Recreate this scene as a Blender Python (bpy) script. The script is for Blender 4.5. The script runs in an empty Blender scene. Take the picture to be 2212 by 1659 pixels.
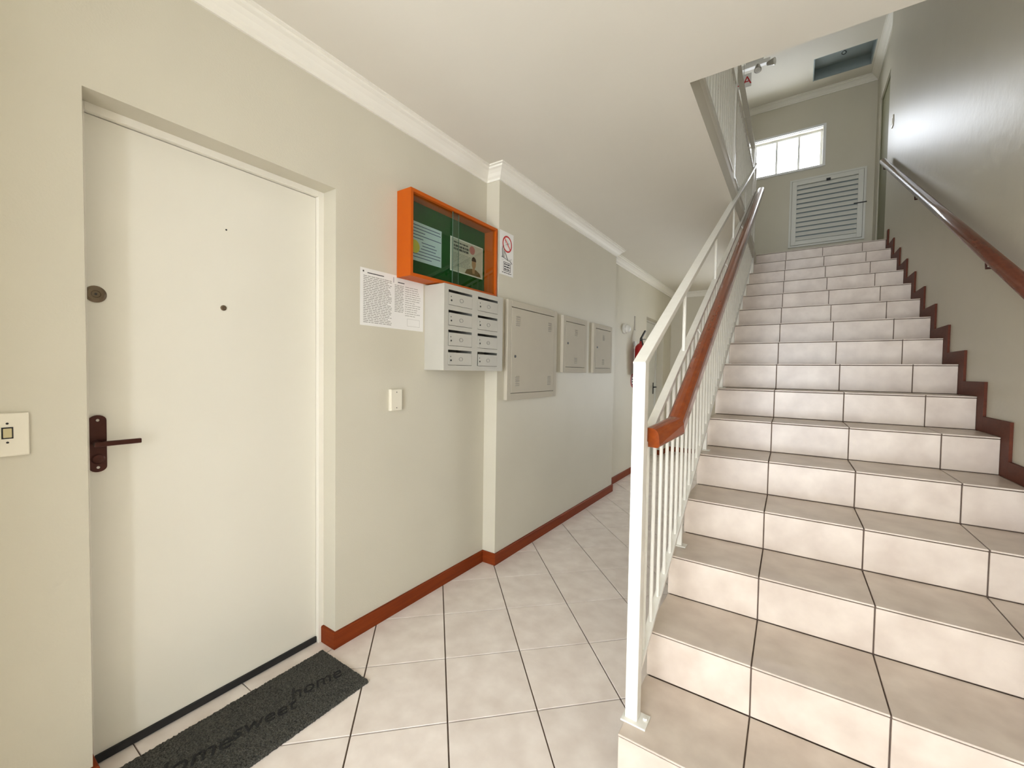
import bpy, bmesh, math, random
from mathutils import Vector, Matrix
random.seed(7)
S = bpy.context.scene
COL = S.collection

# ------------------------------------------------------------------ camera
F_PX, YAW, PITCH, ROLL = 906.44, 0.593644, -0.0308806, 0.0147888
cam_d = bpy.data.cameras.new('camera'); cam = bpy.data.objects.new('camera', cam_d); COL.objects.link(cam)
cam_d.sensor_width = 36.0; cam_d.lens = F_PX / 2212 * 36.0; cam_d.clip_start = 0.02; cam_d.clip_end = 100
fw = Vector((-math.sin(YAW)*math.cos(PITCH), math.cos(YAW)*math.cos(PITCH), math.sin(PITCH)))
rt = Vector((math.cos(YAW), math.sin(YAW), 0)); up = rt.cross(fw)
r2 = math.cos(ROLL)*rt + math.sin(ROLL)*up; u2 = -math.sin(ROLL)*rt + math.cos(ROLL)*up
cam.matrix_world = Matrix(((r2.x, u2.x, -fw.x, 1.752), (r2.y, u2.y, -fw.y, 0.0), (r2.z, u2.z, -fw.z, 1.31), (0, 0, 0, 1)))
S.camera = cam

# ------------------------------------------------------------------ sky and exposure
W = bpy.data.worlds.new('overcast_sky'); S.world = W; W.use_nodes = True
bg = W.node_tree.nodes['Background']; bg.inputs[0].default_value = (0.915, 0.97, 1.05, 1); bg.inputs[1].default_value = 8.0
S.view_settings.view_transform = 'Standard'; S.view_settings.look = 'None'
S.view_settings.gamma = 1.0; S.view_settings.use_curve_mapping = False
S.view_settings.exposure = 1.14

def portal(name, loc, rot, sx, sy):
    """light portal: emits nothing of its own, only guides the sky's light through an opening"""
    l = bpy.data.lights.new(name, 'AREA'); l.shape = 'RECTANGLE'; l.size = sx; l.size_y = sy
    l.cycles.is_portal = True
    o = bpy.data.objects.new(name, l); COL.objects.link(o); o.location = loc; o.rotation_euler = rot
    return o
YF, YU = -2.05, -1.90         # entrance wall of the hall behind the camera; front wall of the upper floor
EX0, EX1, EZ = .80, 2.45, 2.34          # its glazed entrance
portal('entrance_portal', ((EX0+EX1)/2, YF - .14, EZ/2), (math.radians(90), 0, 0), EX1-EX0, EZ)
portal('upper_front_portal', (1.40, YU - .12, 4.43), (math.radians(90), 0, 0), 1.3, 1.2)
portal('added_window_portal', (1.95, 7.78, 1.35), (math.radians(-90), 0, 0), .96, 1.7)  # portal for the window added to light the corridor
portal('stair_window_portal', (1.415, 7.78, 4.625), (math.radians(-90), 0, 0), 1.13, .55)

# ------------------------------------------------------------------ materials
def mat(name, col, rough=.5, col2=None, nscale=8, ndetail=4, bump=0, bscale=60, spec=.5, coat=0, metal=0, rnd=0, nfac=.5, stretch=None, coat_rough=.1):
    m = bpy.data.materials.new(name); m.use_nodes = True; nt = m.node_tree; b = nt.nodes['Principled BSDF']
    b.inputs['Base Color'].default_value = (*col, 1); b.inputs['Roughness'].default_value = rough
    b.inputs['Specular IOR Level'].default_value = spec; b.inputs['Metallic'].default_value = metal
    b.inputs['Coat Weight'].default_value = coat; b.inputs['Coat Roughness'].default_value = coat_rough
    geo = nt.nodes.new('ShaderNodeNewGeometry'); vec = geo.outputs['Position']
    if stretch:
        mp = nt.nodes.new('ShaderNodeMapping'); mp.inputs['Scale'].default_value = stretch
        nt.links.new(vec, mp.inputs['Vector']); vec = mp.outputs['Vector']
    if col2:
        n = nt.nodes.new('ShaderNodeTexNoise'); n.inputs['Scale'].default_value = nscale; n.inputs['Detail'].default_value = ndetail
        nt.links.new(vec, n.inputs['Vector'])
        r = nt.nodes.new('ShaderNodeValToRGB'); r.color_ramp.elements[0].position = .5 - nfac/2; r.color_ramp.elements[1].position = .5 + nfac/2
        r.color_ramp.elements[0].color = (*col, 1); r.color_ramp.elements[1].color = (*col2, 1)
        nt.links.new(n.outputs['Fac'], r.inputs['Fac']); out = r.outputs['Color']
        if rnd:
            oi = nt.nodes.new('ShaderNodeObjectInfo'); mr = nt.nodes.new('ShaderNodeMapRange')
            mr.inputs['To Min'].default_value = 1 - rnd; mr.inputs['To Max'].default_value = 1 + rnd
            nt.links.new(oi.outputs['Random'], mr.inputs['Value'])
            h = nt.nodes.new('ShaderNodeHueSaturation'); nt.links.new(mr.outputs['Result'], h.inputs['Value'])
            nt.links.new(out, h.inputs['Color']); out = h.outputs['Color']
        nt.links.new(out, b.inputs['Base Color'])
    if bump:
        n2 = nt.nodes.new('ShaderNodeTexNoise'); n2.inputs['Scale'].default_value = bscale; n2.inputs['Detail'].default_value = 3
        nt.links.new(geo.outputs['Position'], n2.inputs['Vector'])
        bp = nt.nodes.new('ShaderNodeBump'); bp.inputs['Strength'].default_value = bump; bp.inputs['Distance'].default_value = .004
        nt.links.new(n2.outputs['Fac'], bp.inputs['Height']); nt.links.new(bp.outputs['Normal'], b.inputs['Normal'])
    return m
def glass_mat(name, tint=(1, 1, 1), k=1.0):
    m = bpy.data.materials.new(name); m.use_nodes = True; nt = m.node_tree; nt.nodes.clear()
    o = nt.nodes.new('ShaderNodeOutputMaterial'); t = nt.nodes.new('ShaderNodeBsdfTransparent'); g = nt.nodes.new('ShaderNodeBsdfGlossy')
    t.inputs[0].default_value = (*tint, 1); g.inputs['Roughness'].default_value = .02
    f = nt.nodes.new('ShaderNodeLayerWeight'); f.inputs[0].default_value = .5      # Schlick: same from either side of the pane
    x = nt.nodes.new('ShaderNodeMixShader'); pw = nt.nodes.new('ShaderNodeMath'); pw.operation = 'POWER'; pw.inputs[1].default_value = 5
    mm = nt.nodes.new('ShaderNodeMath'); mm.operation = 'MULTIPLY_ADD'; mm.inputs[1].default_value = .9*k; mm.inputs[2].default_value = .04*k
    nt.links.new(f.outputs['Facing'], pw.inputs[0]); nt.links.new(pw.outputs[0], mm.inputs[0]); nt.links.new(mm.outputs[0], x.inputs[0])
    nt.links.new(t.outputs[0], x.inputs[1]); nt.links.new(g.outputs[0], x.inputs[2]); nt.links.new(x.outputs[0], o.inputs[0])
    return m
M = {}
M['wall'] = mat('wall_paint', (.60, .56, .45), .55, (.625, .585, .472), 2.5, 3, .12, 140, spec=.35)
M['wall_gloss'] = mat('washable_wall_paint', (.56, .525, .425), .42, (.585, .545, .445), 2.5, 3, .5, 14, spec=.38)
M['ceiling'] = mat('ceiling_paint', (.73, .69, .595), .7, (.75, .71, .615), 2, 3, .05, 90, spec=.3)
M['crown'] = mat('plaster_moulding', (.82, .785, .69), .55, (.84, .805, .71), 6, 3, .05, 80)
M['door'] = mat('door_enamel', (.77, .735, .635), .42, (.79, .755, .655), 3, 3, .04, 60)
M['olive'] = mat('shade_toned_door_paint', (.20, .19, .105), .5, (.22, .205, .115), 4)  # doorway shade put into the colour of leaf and frame
M['glassedge'] = mat('green_glass_edge', (.07, .13, .09), .3, (.09, .15, .11), 20)
M['frame'] = mat('door_frame_enamel', (.82, .78, .68), .35, (.84, .80, .70), 5)
M['rail'] = mat('white_rail_enamel', (.78, .755, .68), .35, (.83, .81, .74), 30, 4, .15, 60)
M['tile'] = mat('ceramic_tile', (.72, .63, .56), .30, (.87, .79, .72), 9, 8, .03, 50, rnd=.03, nfac=.42)
M['stairtile'] = mat('stair_tile', (.545, .452, .372), .32, (.695, .60, .505), 9, 8, .03, 50, rnd=.035, nfac=.42)
M['grout'] = mat('grout', (.10, .065, .045), .9, (.16, .11, .08), 20)
M['screed'] = mat('grout_bed', (.13, .09, .065), .9, (.16, .11, .08), 20)
M['base'] = mat('stained_skirting_wood', (.17, .026, .003), .6, (.23, .040, .005), 14, 5, .1, 60, spec=.18, stretch=(1, .25, 5))
M['stairskirt'] = mat('dark_skirting_wood', (.085, .018, .006), .55, (.12, .028, .010), 14, 5, .1, 60, spec=.2, stretch=(1, 2, 5))
M['hand'] = mat('varnished_handrail_wood', (.19, .031, .003), .24, (.26, .050, .005), 16, 5, .08, 40, coat=.6, stretch=(4, .5, 4))
M['hand2'] = mat('dark_varnished_wood', (.095, .023, .011), .24, (.13, .034, .014), 16, 5, .08, 40, coat=.6, stretch=(4, .5, 4))
M['orange'] = mat('orange_lacquer', (.48, .085, .002), .5, (.52, .098, .003), 10, spec=.25)
M['green'] = mat('green_felt', (.003, .062, .006), .95, (.005, .078, .009), 120, spec=.1)
M['paper'] = mat('white_paper', (.80, .78, .74), .7, (.82, .80, .76), 12)
M['bluepaper'] = mat('pale_blue_paper', (.50, .62, .66), .7, (.54, .66, .69), 12)
M['flyer'] = mat('grey_flyer_paper', (.55, .52, .43), .6, (.60, .56, .47), 10)
M['ink'] = mat('black_ink', (.03, .03, .03), .6, (.05, .05, .05), 40)
M['greyink'] = mat('grey_print', (.30, .28, .25), .7, (.35, .33, .30), 40)
M['blueink'] = mat('blue_print', (.08, .10, .20), .7, (.10, .12, .22), 40)
M['redink'] = mat('red_print', (.50, .02, .02), .6, (.55, .03, .03), 40)
M['pinkink'] = mat('pink_print', (.48, .16, .15), .6, (.52, .19, .17), 40)
M['yellow'] = mat('yellow_print', (.62, .58, .08), .6, (.66, .61, .10), 40)
M['skinprint'] = mat('printed_skin_tone', (.42, .25, .13), .6, (.46, .28, .15), 40)
M['hairprint'] = mat('printed_dark_brown', (.035, .015, .008), .6, (.05, .02, .01), 40)
M['shirtprint'] = mat('printed_olive_brown', (.16, .10, .035), .6, (.20, .13, .05), 40)
M['mailbox'] = mat('pale_grey_metal_paint', (.47, .45, .385), .5, (.50, .475, .41), 8)
M['panel'] = mat('beige_metal_paint', (.50, .455, .365), .7, (.52, .475, .38), 8, spec=.15)
M['black'] = mat('black_plastic', (.008, .008, .008), .5, (.012, .012, .012), 30)
M['rubber'] = mat('black_rubber', (.006, .006, .007), .6, (.010, .010, .011), 30)
M['bronze'] = mat('dark_bronze', (.055, .017, .012), .28, (.075, .025, .018), 30, metal=.6)
M['brass'] = mat('tarnished_brass', (.16, .12, .08), .35, (.20, .15, .10), 30, metal=.8)
M['steel'] = mat('brushed_steel', (.50, .48, .44), .3, (.55, .53, .49), 60, metal=.9)
M['plastic'] = mat('ivory_plastic', (.76, .71, .58), .4, (.78, .73, .60), 10)
M['insert'] = mat('aged_ivory_insert', (.50, .43, .24), .4, (.53, .46, .26), 10)
M['red'] = mat('red_enamel', (.36, .006, .008), .3, (.40, .010, .010), 20, coat=.3)
M['louver'] = mat('louver_enamel', (.68, .67, .60), .5, (.70, .69, .62), 10)
M['winframe'] = mat('white_window_frame', (.82, .82, .80), .4, (.84, .84, .82), 10)
M['hatch'] = mat('blue_grey_hatch_paint', (.27, .33, .335), .6, (.32, .36, .355), 9)
M['lamp'] = mat('lamp_plastic', (.80, .78, .72), .3, (.82, .80, .74), 10)
M['mat'] = mat('charcoal_mat_fibre', (.006, .006, .005), .95, (.105, .100, .080), 210, 4, 1.0, 380, nfac=.40)
M['matletter'] = mat('black_mat_lettering', (.004, .004, .004), .9, (.014, .014, .012), 200, 2, .5, 300)
M['glass'] = glass_mat('clear_glass')
M['caseglass'] = glass_mat('case_glass', (.93, .97, .94), 1.2)

# ------------------------------------------------------------------ helpers
def link(o, parent=None):
    COL.objects.link(o)
    if parent: o.parent = parent
    return o
def mesh_obj(name, verts, faces, m, parent=None, smooth=False):
    me = bpy.data.meshes.new(name); me.from_pydata([tuple(v) for v in verts], [], faces); me.update()
    bm = bmesh.new(); bm.from_mesh(me); bmesh.ops.recalc_face_normals(bm, faces=bm.faces); bm.to_mesh(me); bm.free()
    if smooth: me.polygons.foreach_set('use_smooth', [True]*len(me.polygons))
    me.materials.append(M[m] if isinstance(m, str) else m)
    return link(bpy.data.objects.new(name, me), parent)
class MB:
    """collects solids into one mesh"""
    def __init__(s): s.v = []; s.f = []
    def add(s, v, f):
        n = len(s.v); s.v += [tuple(q) for q in v]; s.f += [[i+n for i in g] for g in f]; return s
    def box(s, x0, x1, y0, y1, z0, z1, T=None):
        v = [(x, y, z) for x in (x0, x1) for y in (y0, y1) for z in (z0, z1)]
        if T: v = [T(*q) for q in v]
        return s.add(v, [(0, 1, 3, 2), (4, 6, 7, 5), (0, 4, 5, 1), (2, 3, 7, 6), (0, 2, 6, 4), (1, 5, 7, 3)])
    def prism(s, pts, axis, a, b):
        """polygon pts extruded along axis from a to b; pts are the other two coordinates in xyz order"""
        def P(p, t): return {'x': (t, p[0], p[1]), 'y': (p[0], t, p[1]), 'z': (p[0], p[1], t)}[axis]
        n = len(pts); v = [P(p, a) for p in pts] + [P(p, b) for p in pts]
        f = [list(range(n))[::-1], [i+n for i in range(n)]] + [(i, (i+1) % n, (i+1) % n+n, i+n) for i in range(n)]
        return s.add(v, f)
    def bar(s, p, q, w, h, upv=(0, 0, 1)):
        p, q = Vector(p), Vector(q); d = (q-p).normalized(); sd = d.cross(Vector(upv))
        if sd.length < 1e-4: sd = d.cross(Vector((0, 1, 0)))
        sd.normalize(); u = sd.cross(d)
        v = [c + sd*(w/2*a) + u*(h/2*b) for c in (p, q) for a, b in ((-1, -1), (1, -1), (1, 1), (-1, 1))]
        return s.add(v, [(0, 3, 2, 1), (4, 5, 6, 7), (0, 1, 5, 4), (1, 2, 6, 5), (2, 3, 7, 6), (3, 0, 4, 7)])
    def cyl(s, p, q, r, n=12, r2=None):
        p, q = Vector(p), Vector(q); d = (q-p).normalized(); a = d.orthogonal().normalized(); b = d.cross(a); r2 = r if r2 is None else r2
        v = [c + (a*math.cos(2*math.pi*i/n) + b*math.sin(2*math.pi*i/n))*rr for c, rr in ((p, r), (q, r2)) for i in range(n)]
        return s.add(v, [list(range(n))[::-1], [i+n for i in range(n)]] + [(i, (i+1) % n, (i+1) % n+n, i+n) for i in range(n)])
    def lathe(s, c, prof, n=24, axis=(0, 0, 1)):
        c = Vector(c); d = Vector(axis).normalized(); a = d.orthogonal().normalized(); b = d.cross(a); v = []; f = []
        for r, h in prof: v += [c + d*h + (a*math.cos(2*math.pi*i/n) + b*math.sin(2*math.pi*i/n))*r for i in range(n)]
        for k in range(len(prof)-1): f += [(k*n+i, k*n+(i+1) % n, (k+1)*n+(i+1) % n, (k+1)*n+i) for i in range(n)]
        f += [list(range(n))[::-1], [(len(prof)-1)*n+i for i in range(n)]]
        return s.add(v, f)
    def tube(s, pts, r, n=10):
        pts = [Vector(p) for p in pts]; v = []; f = []; prev = None
        for i, p in enumerate(pts):
            d = ((pts[min(i+1, len(pts)-1)]) - pts[max(i-1, 0)]).normalized()
            a = d.orthogonal().normalized() if prev is None else (prev - d*prev.dot(d)).normalized(); prev = a; b = d.cross(a)
            v += [p + (a*math.cos(2*math.pi*k/n) + b*math.sin(2*math.pi*k/n))*r for k in range(n)]
        for i in range(len(pts)-1): f += [(i*n+k, i*n+(k+1) % n, (i+1)*n+(k+1) % n, (i+1)*n+k) for k in range(n)]
        f += [list(range(n))[::-1], [(len(pts)-1)*n+k for k in range(n)]]
        return s.add(v, f)
    def build(s, name, m, parent=None, bevel=0, seg=2, smooth=False):
        o = mesh_obj(name, s.v, s.f, m, parent, smooth)
        if bevel:
            bm = bmesh.new(); bm.from_mesh(o.data)
            e = [e for e in bm.edges if len(e.link_faces) == 2 and e.calc_face_angle(0) > .5]
            bmesh.ops.bevel(bm, geom=e, offset=bevel, segments=seg, affect='EDGES', profile=.6, clamp_overlap=True)
            bm.to_mesh(o.data); bm.free()
        return o
def box(name, x0, x1, y0, y1, z0, z1, m, parent=None, bevel=0, T=None, seg=2): return MB().box(x0, x1, y0, y1, z0, z1, T).build(name, m, parent, bevel, seg)
def tag(o, label, cat, group=None, kind=None):
    o['label'] = label; o['category'] = cat
    if group: o['group'] = group
    if kind: o['kind'] = kind
    return o
def thing(name, label, cat, loc=(0, 0, 0), group=None, kind=None):
    o = bpy.data.objects.new(name, None); o.empty_display_size = .05; COL.objects.link(o); o.location = loc
    tag(o, label, cat, group, kind)
    return o
def adopt(root):
    """children were modelled in world coordinates: keep them there under a moved root"""
    inv = Matrix.Translation(-Vector(root.location))
    for c in root.children: c.matrix_parent_inverse = inv
    return root
def sweep(name, path, prof, m, parent=None, close=False):
    """profile (offset to the right of travel, height) swept along a 2D path with mitred corners"""
    n = len(path); V = []; k = len(prof)
    for i, p in enumerate(path):
        p = Vector(p)
        def nr(a, b): d = (Vector(b)-Vector(a)).normalized(); return Vector((d.y, -d.x))
        if i == 0: o = nr(path[0], path[1])
        elif i == n-1: o = nr(path[-2], path[-1])
        else:
            a, b = nr(path[i-1], path[i]), nr(path[i], path[i+1]); o = (a+b)/(1+a.dot(b))
        V += [(p.x+o.x*d, p.y+o.y*d, z) for d, z in prof]
    F = [(i*k+j, i*k+(j+1) % k, (i+1)*k+(j+1) % k, (i+1)*k+j) for i in range(n-1) for j in range(k)]
    F += [list(range(k)), [(n-1)*k+j for j in range(k)]]
    return mesh_obj(name, V, F, m, parent)
def clip_poly(poly, x0, x1, y0, y1):
    for ax, lim, sg in ((0, x0, 1), (0, x1, -1), (1, y0, 1), (1, y1, -1)):
        out = []
        for i in range(len(poly)):
            a, b = poly[i], poly[(i+1) % len(poly)]; da, db = (a[ax]-lim)*sg, (b[ax]-lim)*sg
            if da >= 0: out.append(a)
            if (da < 0) != (db < 0):
                t = da/(da-db); out.append((a[0]+(b[0]-a[0])*t, a[1]+(b[1]-a[1])*t))
        poly = out
        if not poly: return []
    return poly
def slab_tile(name, poly, ztop, th, m, parent, loc=(0, 0)):
    c = (sum(p[0] for p in poly)/len(poly), sum(p[1] for p in poly)/len(poly)); n = len(poly); e = .0012
    def inset(p):
        d = Vector((c[0]-p[0], c[1]-p[1])); d = d.normalized()*e*1.4 if d.length > .004 else Vector((0, 0)); return p[0]+d.x, p[1]+d.y
    v = [(*p, ztop-th) for p in poly] + [(*p, ztop-e) for p in poly] + [(*inset(p), ztop) for p in poly]
    f = [[i+2*n for i in range(n)]] + [(i+r*n, (i+1) % n+r*n, (i+1) % n+(r+1)*n, i+(r+1)*n) for r in (0, 1) for i in range(n)]
    return mesh_obj(name, v, f, m, parent)
def text_mesh(body, size, extrude, m, name, parent, M4, align='CENTER', shear=0, bevel=0):
    c = bpy.data.curves.new('txt', 'FONT'); c.body = body; c.size = size; c.extrude = extrude; c.align_x = align; c.align_y = 'CENTER'; c.shear = shear; c.resolution_u = 3
    c.bevel_depth = bevel
    t = bpy.data.objects.new('txt', c); COL.objects.link(t)
    dg = bpy.context.evaluated_depsgraph_get(); me = bpy.data.meshes.new_from_object(t.evaluated_get(dg))
    bpy.data.objects.remove(t); me.name = name; me.transform(M4); me.materials.clear(); me.materials.append(M[m])
    return link(bpy.data.objects.new(name, me), parent)
# frames for things on the left walls: u along +Y (reading direction), v = up, w = out of the wall (+X)
def wallframe(x, y, z): return Matrix(((0, 0, 1, x), (1, 0, 0, y), (0, 1, 0, z), (0, 0, 0, 1)))

# ------------------------------------------------------------------ dimensions
ZC, CR = 2.64, .08          # ground-floor ceiling, moulding size
ZL, ZC2 = 2.774, 5.41       # landing level, upper ceiling
XR = 2.562                  # stair wall
SH = -.0093                 # the stair runs very slightly out of square
def sx(x, y, z=0): return (x + SH*(y-1.264), y, z)
def T(x, y, z): return sx(x, y, z)
RISE, GO, Y0 = .17336, .31232, 1.2644
def yk(k): return Y0 + GO*k
def zk(k): return RISE*(k+1)
XL = 1.322
XJ = [XL, 1.662, 2.0095, 2.3582, 2.5495]
def nose(y): return RISE + (y-Y0)*RISE/GO
OX, OY0, OY1 = 1.312, 2.07, yk(15)      # stairwell opening in the ceiling
YB, YB2 = 7.34, 7.57                    # end walls below and above
D1 = (.327, 1.145, 2.125)               # flat door opening
D2 = (5.95, 6.88, 2.10)                 # corridor door opening

# ------------------------------------------------------------------ walls
w = MB(); X0 = -.30
w.box(X0, 0, YF-.2, D1[0], -.1, ZC+.1); w.box(0, .70, -.78, -.52, -.1, ZC+.1); w.box(X0, 0, D1[0], D1[1], D1[2], ZC+.1); w.box(X0, 0, D1[1], 2.262, -.1, ZC+.1)  # second box is an unseen return wall added to shade the near wall
w.box(X0, .104, 2.262, 4.43, -.1, ZC+.1); w.box(X0, 0, 4.43, D2[0], -.1, ZC+.1); w.box(X0, 0, D2[0], D2[1], D2[2], ZC+.1)
w.box(X0, 0, D2[1], YB+.1, -.1, ZC+.1); w.box(X0, 0, YF-.2, 7.85, ZC+.1, 5.7)
tag(w.build('wall_left', 'wall'), 'greige painted corridor wall holding the flat door and letterboxes', 'wall', kind='structure')
w = MB(); UD = (6.30, 7.26, 4.90)       # upper flat door in the right wall
w.box(XR, XR+.3, YF-.2, 6.17, -.1, 5.7, T)
w.box(XR+.005, XR+.3, 6.17, UD[0], ZL-.2, 5.7); w.box(XR+.005, XR+.3, UD[1], 7.85, ZL-.2, 5.7); w.box(XR+.005, XR+.3, UD[0], UD[1], UD[2], 5.7)
w.box(XR+.005, XR+.3, UD[0], UD[1], ZL-.2, ZL); w.box(XR-.05, XR+.3, 6.17, 7.6, -.1, ZL-.2)
tag(w.build('wall_right', 'wall_gloss'), 'glossy greige stairwell wall with a wooden handrail', 'wall', kind='structure')
WX0, WX1, WZ0, WZ1 = .85, 1.98, 4.35, 4.90
GX0, GX1, GZ0, GZ1 = 1.47, 2.43, .50, 2.20     # unseen window added under the landing to light the far corridor
w = MB(); w.box(-.3, GX0, YB, 7.85, -.1, ZC); w.box(GX1, XR+.3, YB, 7.85, -.1, ZC); w.box(GX0, GX1, YB, 7.85, -.1, GZ0); w.box(GX0, GX1, YB, 7.85, GZ1, ZC); w.box(-.3, WX0, YB2, 7.85, ZC, 5.7); w.box(WX1, XR+.3, YB2, 7.85, ZC, 5.7)
w.box(WX0, WX1, YB2, 7.85, ZC, WZ0); w.box(WX0, WX1, YB2, 7.85, WZ1, 5.7)
tag(w.build('wall_back', 'wall'), 'end wall of corridor and landing with window and louvered shutter', 'wall', kind='structure')
FX0, FX1, FZ0, FZ1 = .75, 2.05, 3.83, 5.03      # window above the entrance
w = MB(); w.box(-.3, EX0, YF-.2, YF, -.1, ZL); w.box(EX1, XR+.35, YF-.2, YF, -.1, ZL); w.box(EX0, EX1, YF-.2, YF, EZ, ZL)
w.box(-.3, FX0, YU-.2, YU, ZL, 5.7); w.box(FX1, XR+.35, YU-.2, YU, ZL, 5.7); w.box(FX0, FX1, YU-.2, YU, ZL, FZ0); w.box(FX0, FX1, YU-.2, YU, FZ1, 5.7)
tag(w.build('wall_front', 'wall'), 'entrance wall with the glazed front door and an upstairs window', 'wall', kind='structure')

# ------------------------------------------------------------------ ceilings
w = MB(); w.box(-.3, OX, YF-.2, 7.85, ZC, ZL); w.box(OX, XR+.3, YF-.2, OY0, ZC, ZL); w.box(OX, XR+.3, OY1+.025, 7.85, ZC, ZL-.0125)
tag(w.build('ceiling', 'ceiling'), 'off-white ground-floor ceiling slab with the stairwell opening', 'ceiling', kind='structure')
HX0, HX1, HY0, HY1 = 1.83, 2.46, 6.78, 7.28
w = MB(); w.box(-.3, HX0, YF-.2, 7.85, ZC2, 5.7); w.box(HX1, XR+.3, YF-.2, 7.85, ZC2, 5.7); w.box(HX0, HX1, YF-.2, HY0, ZC2, 5.7); w.box(HX0, HX1, HY1, 7.85, ZC2, 5.7)
tag(w.build('ceiling', 'ceiling'), 'off-white upper-floor ceiling around the blue-grey loft hatch', 'ceiling', kind='structure')
crown_prof = [(0, 0), (0, -.079), (.010, -.079), (.012, -.066), (.024, -.056), (.036, -.040), (.052, -.026), (.066, -.020), (.068, -.010), (.080, -.008), (.080, 0)]
o = sweep('trim_1', [(0, -.52), (0, 2.262), (.104, 2.262), (.104, 4.43), (0, 4.43), (0, YB), (OX+.02, YB)], [(d, z+ZC) for d, z in crown_prof], 'crown')
tag(o, 'cream plaster crown moulding along the corridor ceiling', 'moulding', kind='structure')
o = sweep('trim_2', [(0, YU), (0, YB2), (XR+.005, YB2), (XR+.005, 6.17), (XR+SH*4.9, 6.17), (XR+.03, YU)], [(d, z+ZC2) for d, z in crown_prof], 'crown')
tag(o, 'cream plaster crown moulding around the upper ceiling', 'moulding', kind='structure')
w = MB(); w.box(OX-.05, OX+.001, OY0-.05, OY1-.3, ZL-.004, 2.825); w.box(OX+.002, XR-.02, OY0-.05, OY0+.002, ZL-.004, 2.825)
tag(w.build('trim_3', 'crown', bevel=.004), 'low painted kerb around the upstairs stairwell opening', 'kerb', kind='structure')

# ------------------------------------------------------------------ floor tiles, laid diagonally
fl = thing('floor', 'beige ceramic tile floor laid diagonally with dark joints', 'floor', kind='structure')
w = MB(); w.box(-.3, XR+.3, YF-.2, YB+.2, -.12, -.007); w.build('grout_bed', 'screed', fl)
LO, LA, LB = Vector((.227, 1.148)), Vector((.245, .241)), Vector((-.246, .2515)); G = .0056
ea, eb = LA.normalized()*G/2, LB.normalized()*G/2
cell = [ea+eb, LA-ea+eb, LA+LB-ea-eb, LB+ea-eb]
full = None
for i in range(-18, 26):
    for j in range(-20, 22):
        o2 = LO + LA*i + LB*j; poly = [tuple(o2+c) for c in cell]
        cp = clip_poly(poly, .001, XR-.003, YF+.002, YB-.002)
        if len(cp) < 3: continue
        if all(p[0] < .10 and 2.28 < p[1] < 4.41 for p in cp): continue
        if all(p[0] > XL+.02 and p[1] > Y0+.05 for p in cp): continue       # under the stair
        area = abs(sum(cp[k][0]*cp[(k+1) % len(cp)][1]-cp[(k+1) % len(cp)][0]*cp[k][1] for k in range(len(cp))))/2
        if area < .0006: continue
        if len(cp) == 4 and area > .117:
            if full is None:
                full = slab_tile('tile', [tuple(c) for c in cell], 0, .006, 'tile', fl); full.location = (o2.x, o2.y, 0)
            else:
                t = full.copy(); link(t, fl); t.location = (o2.x, o2.y, 0)
        else: slab_tile('tile', cp, 0, .006, 'tile', fl)
ys = [.33, .449, .795, 1.1425]          # straight tiles in the flat door's recess
for a, b in zip(ys[:-1], ys[1:]):
    slab_tile('tile', [(-.135, a+.002), (-.003, a+.002), (-.003, b-.002), (-.135, b-.002)], 0, .006, 'tile', fl)
slab_tile('tile', [(-.16, D2[0]+.003), (-.003, D2[0]+.003), (-.003, D2[1]-.003), (-.16, D2[1]-.003)], 0, .006, 'tile', fl)

# ------------------------------------------------------------------ skirting boards
bp_ = [(0, .0005), (.013, .0005), (.013, .072), (.010, .0775), (0, .0775)]
o = thing('baseboard_left', 'reddish-brown wooden skirting board along the corridor wall', 'skirting', kind='structure')
for path in ([(0, -.52), (0, D1[0]), (-.093, D1[0])], [(-.093, D1[1]), (0, D1[1]), (0, 2.262), (.104, 2.262), (.104, 4.43), (0, 4.43), (0, D2[0]), (-.10, D2[0])], [(-.10, D2[1]), (0, D2[1]), (0, YB), (XL+.9, YB)]):
    sweep('board', path, bp_, 'base', o)
o = sweep('baseboard_right', [(XR+SH*(-.01), Y0-.09), (XR+.025, YF)], bp_, 'base')
tag(o, 'reddish-brown wooden skirting board at the foot of the stair wall', 'skirting', kind='structure')

# ------------------------------------------------------------------ doors
d = thing('door_1', 'cream flush flat door set back behind the charcoal doormat', 'door', (-.11, .736, 0), kind='structure')
DX = -.115
box('leaf', DX-.035, DX, D1[0]+.022, D1[1]-.027, .004, D1[2]-.026, 'door', d, .002)
w = MB(); fx0, fx1 = -.165, -.094
w.box(fx0, fx1, D1[0]-.004, D1[0]+.022, 0, D1[2]+.004); w.box(fx0, fx1, D1[1]-.026, D1[1]+.004, 0, D1[2]+.004); w.box(fx0, fx1, D1[0]+.022, D1[1]-.026, D1[2]-.024, D1[2]+.004)
w.build('frame', 'frame', d, .0015)
box('backing', -.20, -.166, D1[0]-.02, D1[1]+.02, -.01, D1[2]+.02, 'black', d)
o = box('draught_strip', DX, DX+.010, D1[0]+.024, D1[1]-.028, .003, .030, 'rubber', d, .002); o['label'] = 'black rubber draught strip'
pl = MB(); yc, zc = .371, 1.0555; hw, hh = .0215, .0925
pts = [(yc+hw*math.cos(a), zc+hh-hw*.8+hw*.8*math.sin(a)) for a in [math.pi*i/10 for i in range(11)]] + [(yc+hw*math.cos(a), zc-hh+hw*.8+hw*.8*math.sin(a)) for a in [math.pi+math.pi*i/10 for i in range(11)]]
pl.prism(pts, 'x', DX, DX+.007); lp = pl.build('lock_plate', 'bronze', d, .0015); lp['label'] = 'dark bronze lock plate'
w = MB(); w.cyl((DX+.006, yc-.005, 1.0585), (DX+.042, yc-.005, 1.0585), .009, 14); w.bar((DX+.044, yc-.016, 1.0585), (DX+.040, yc+.100, 1.0575), .012, .016)
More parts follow.
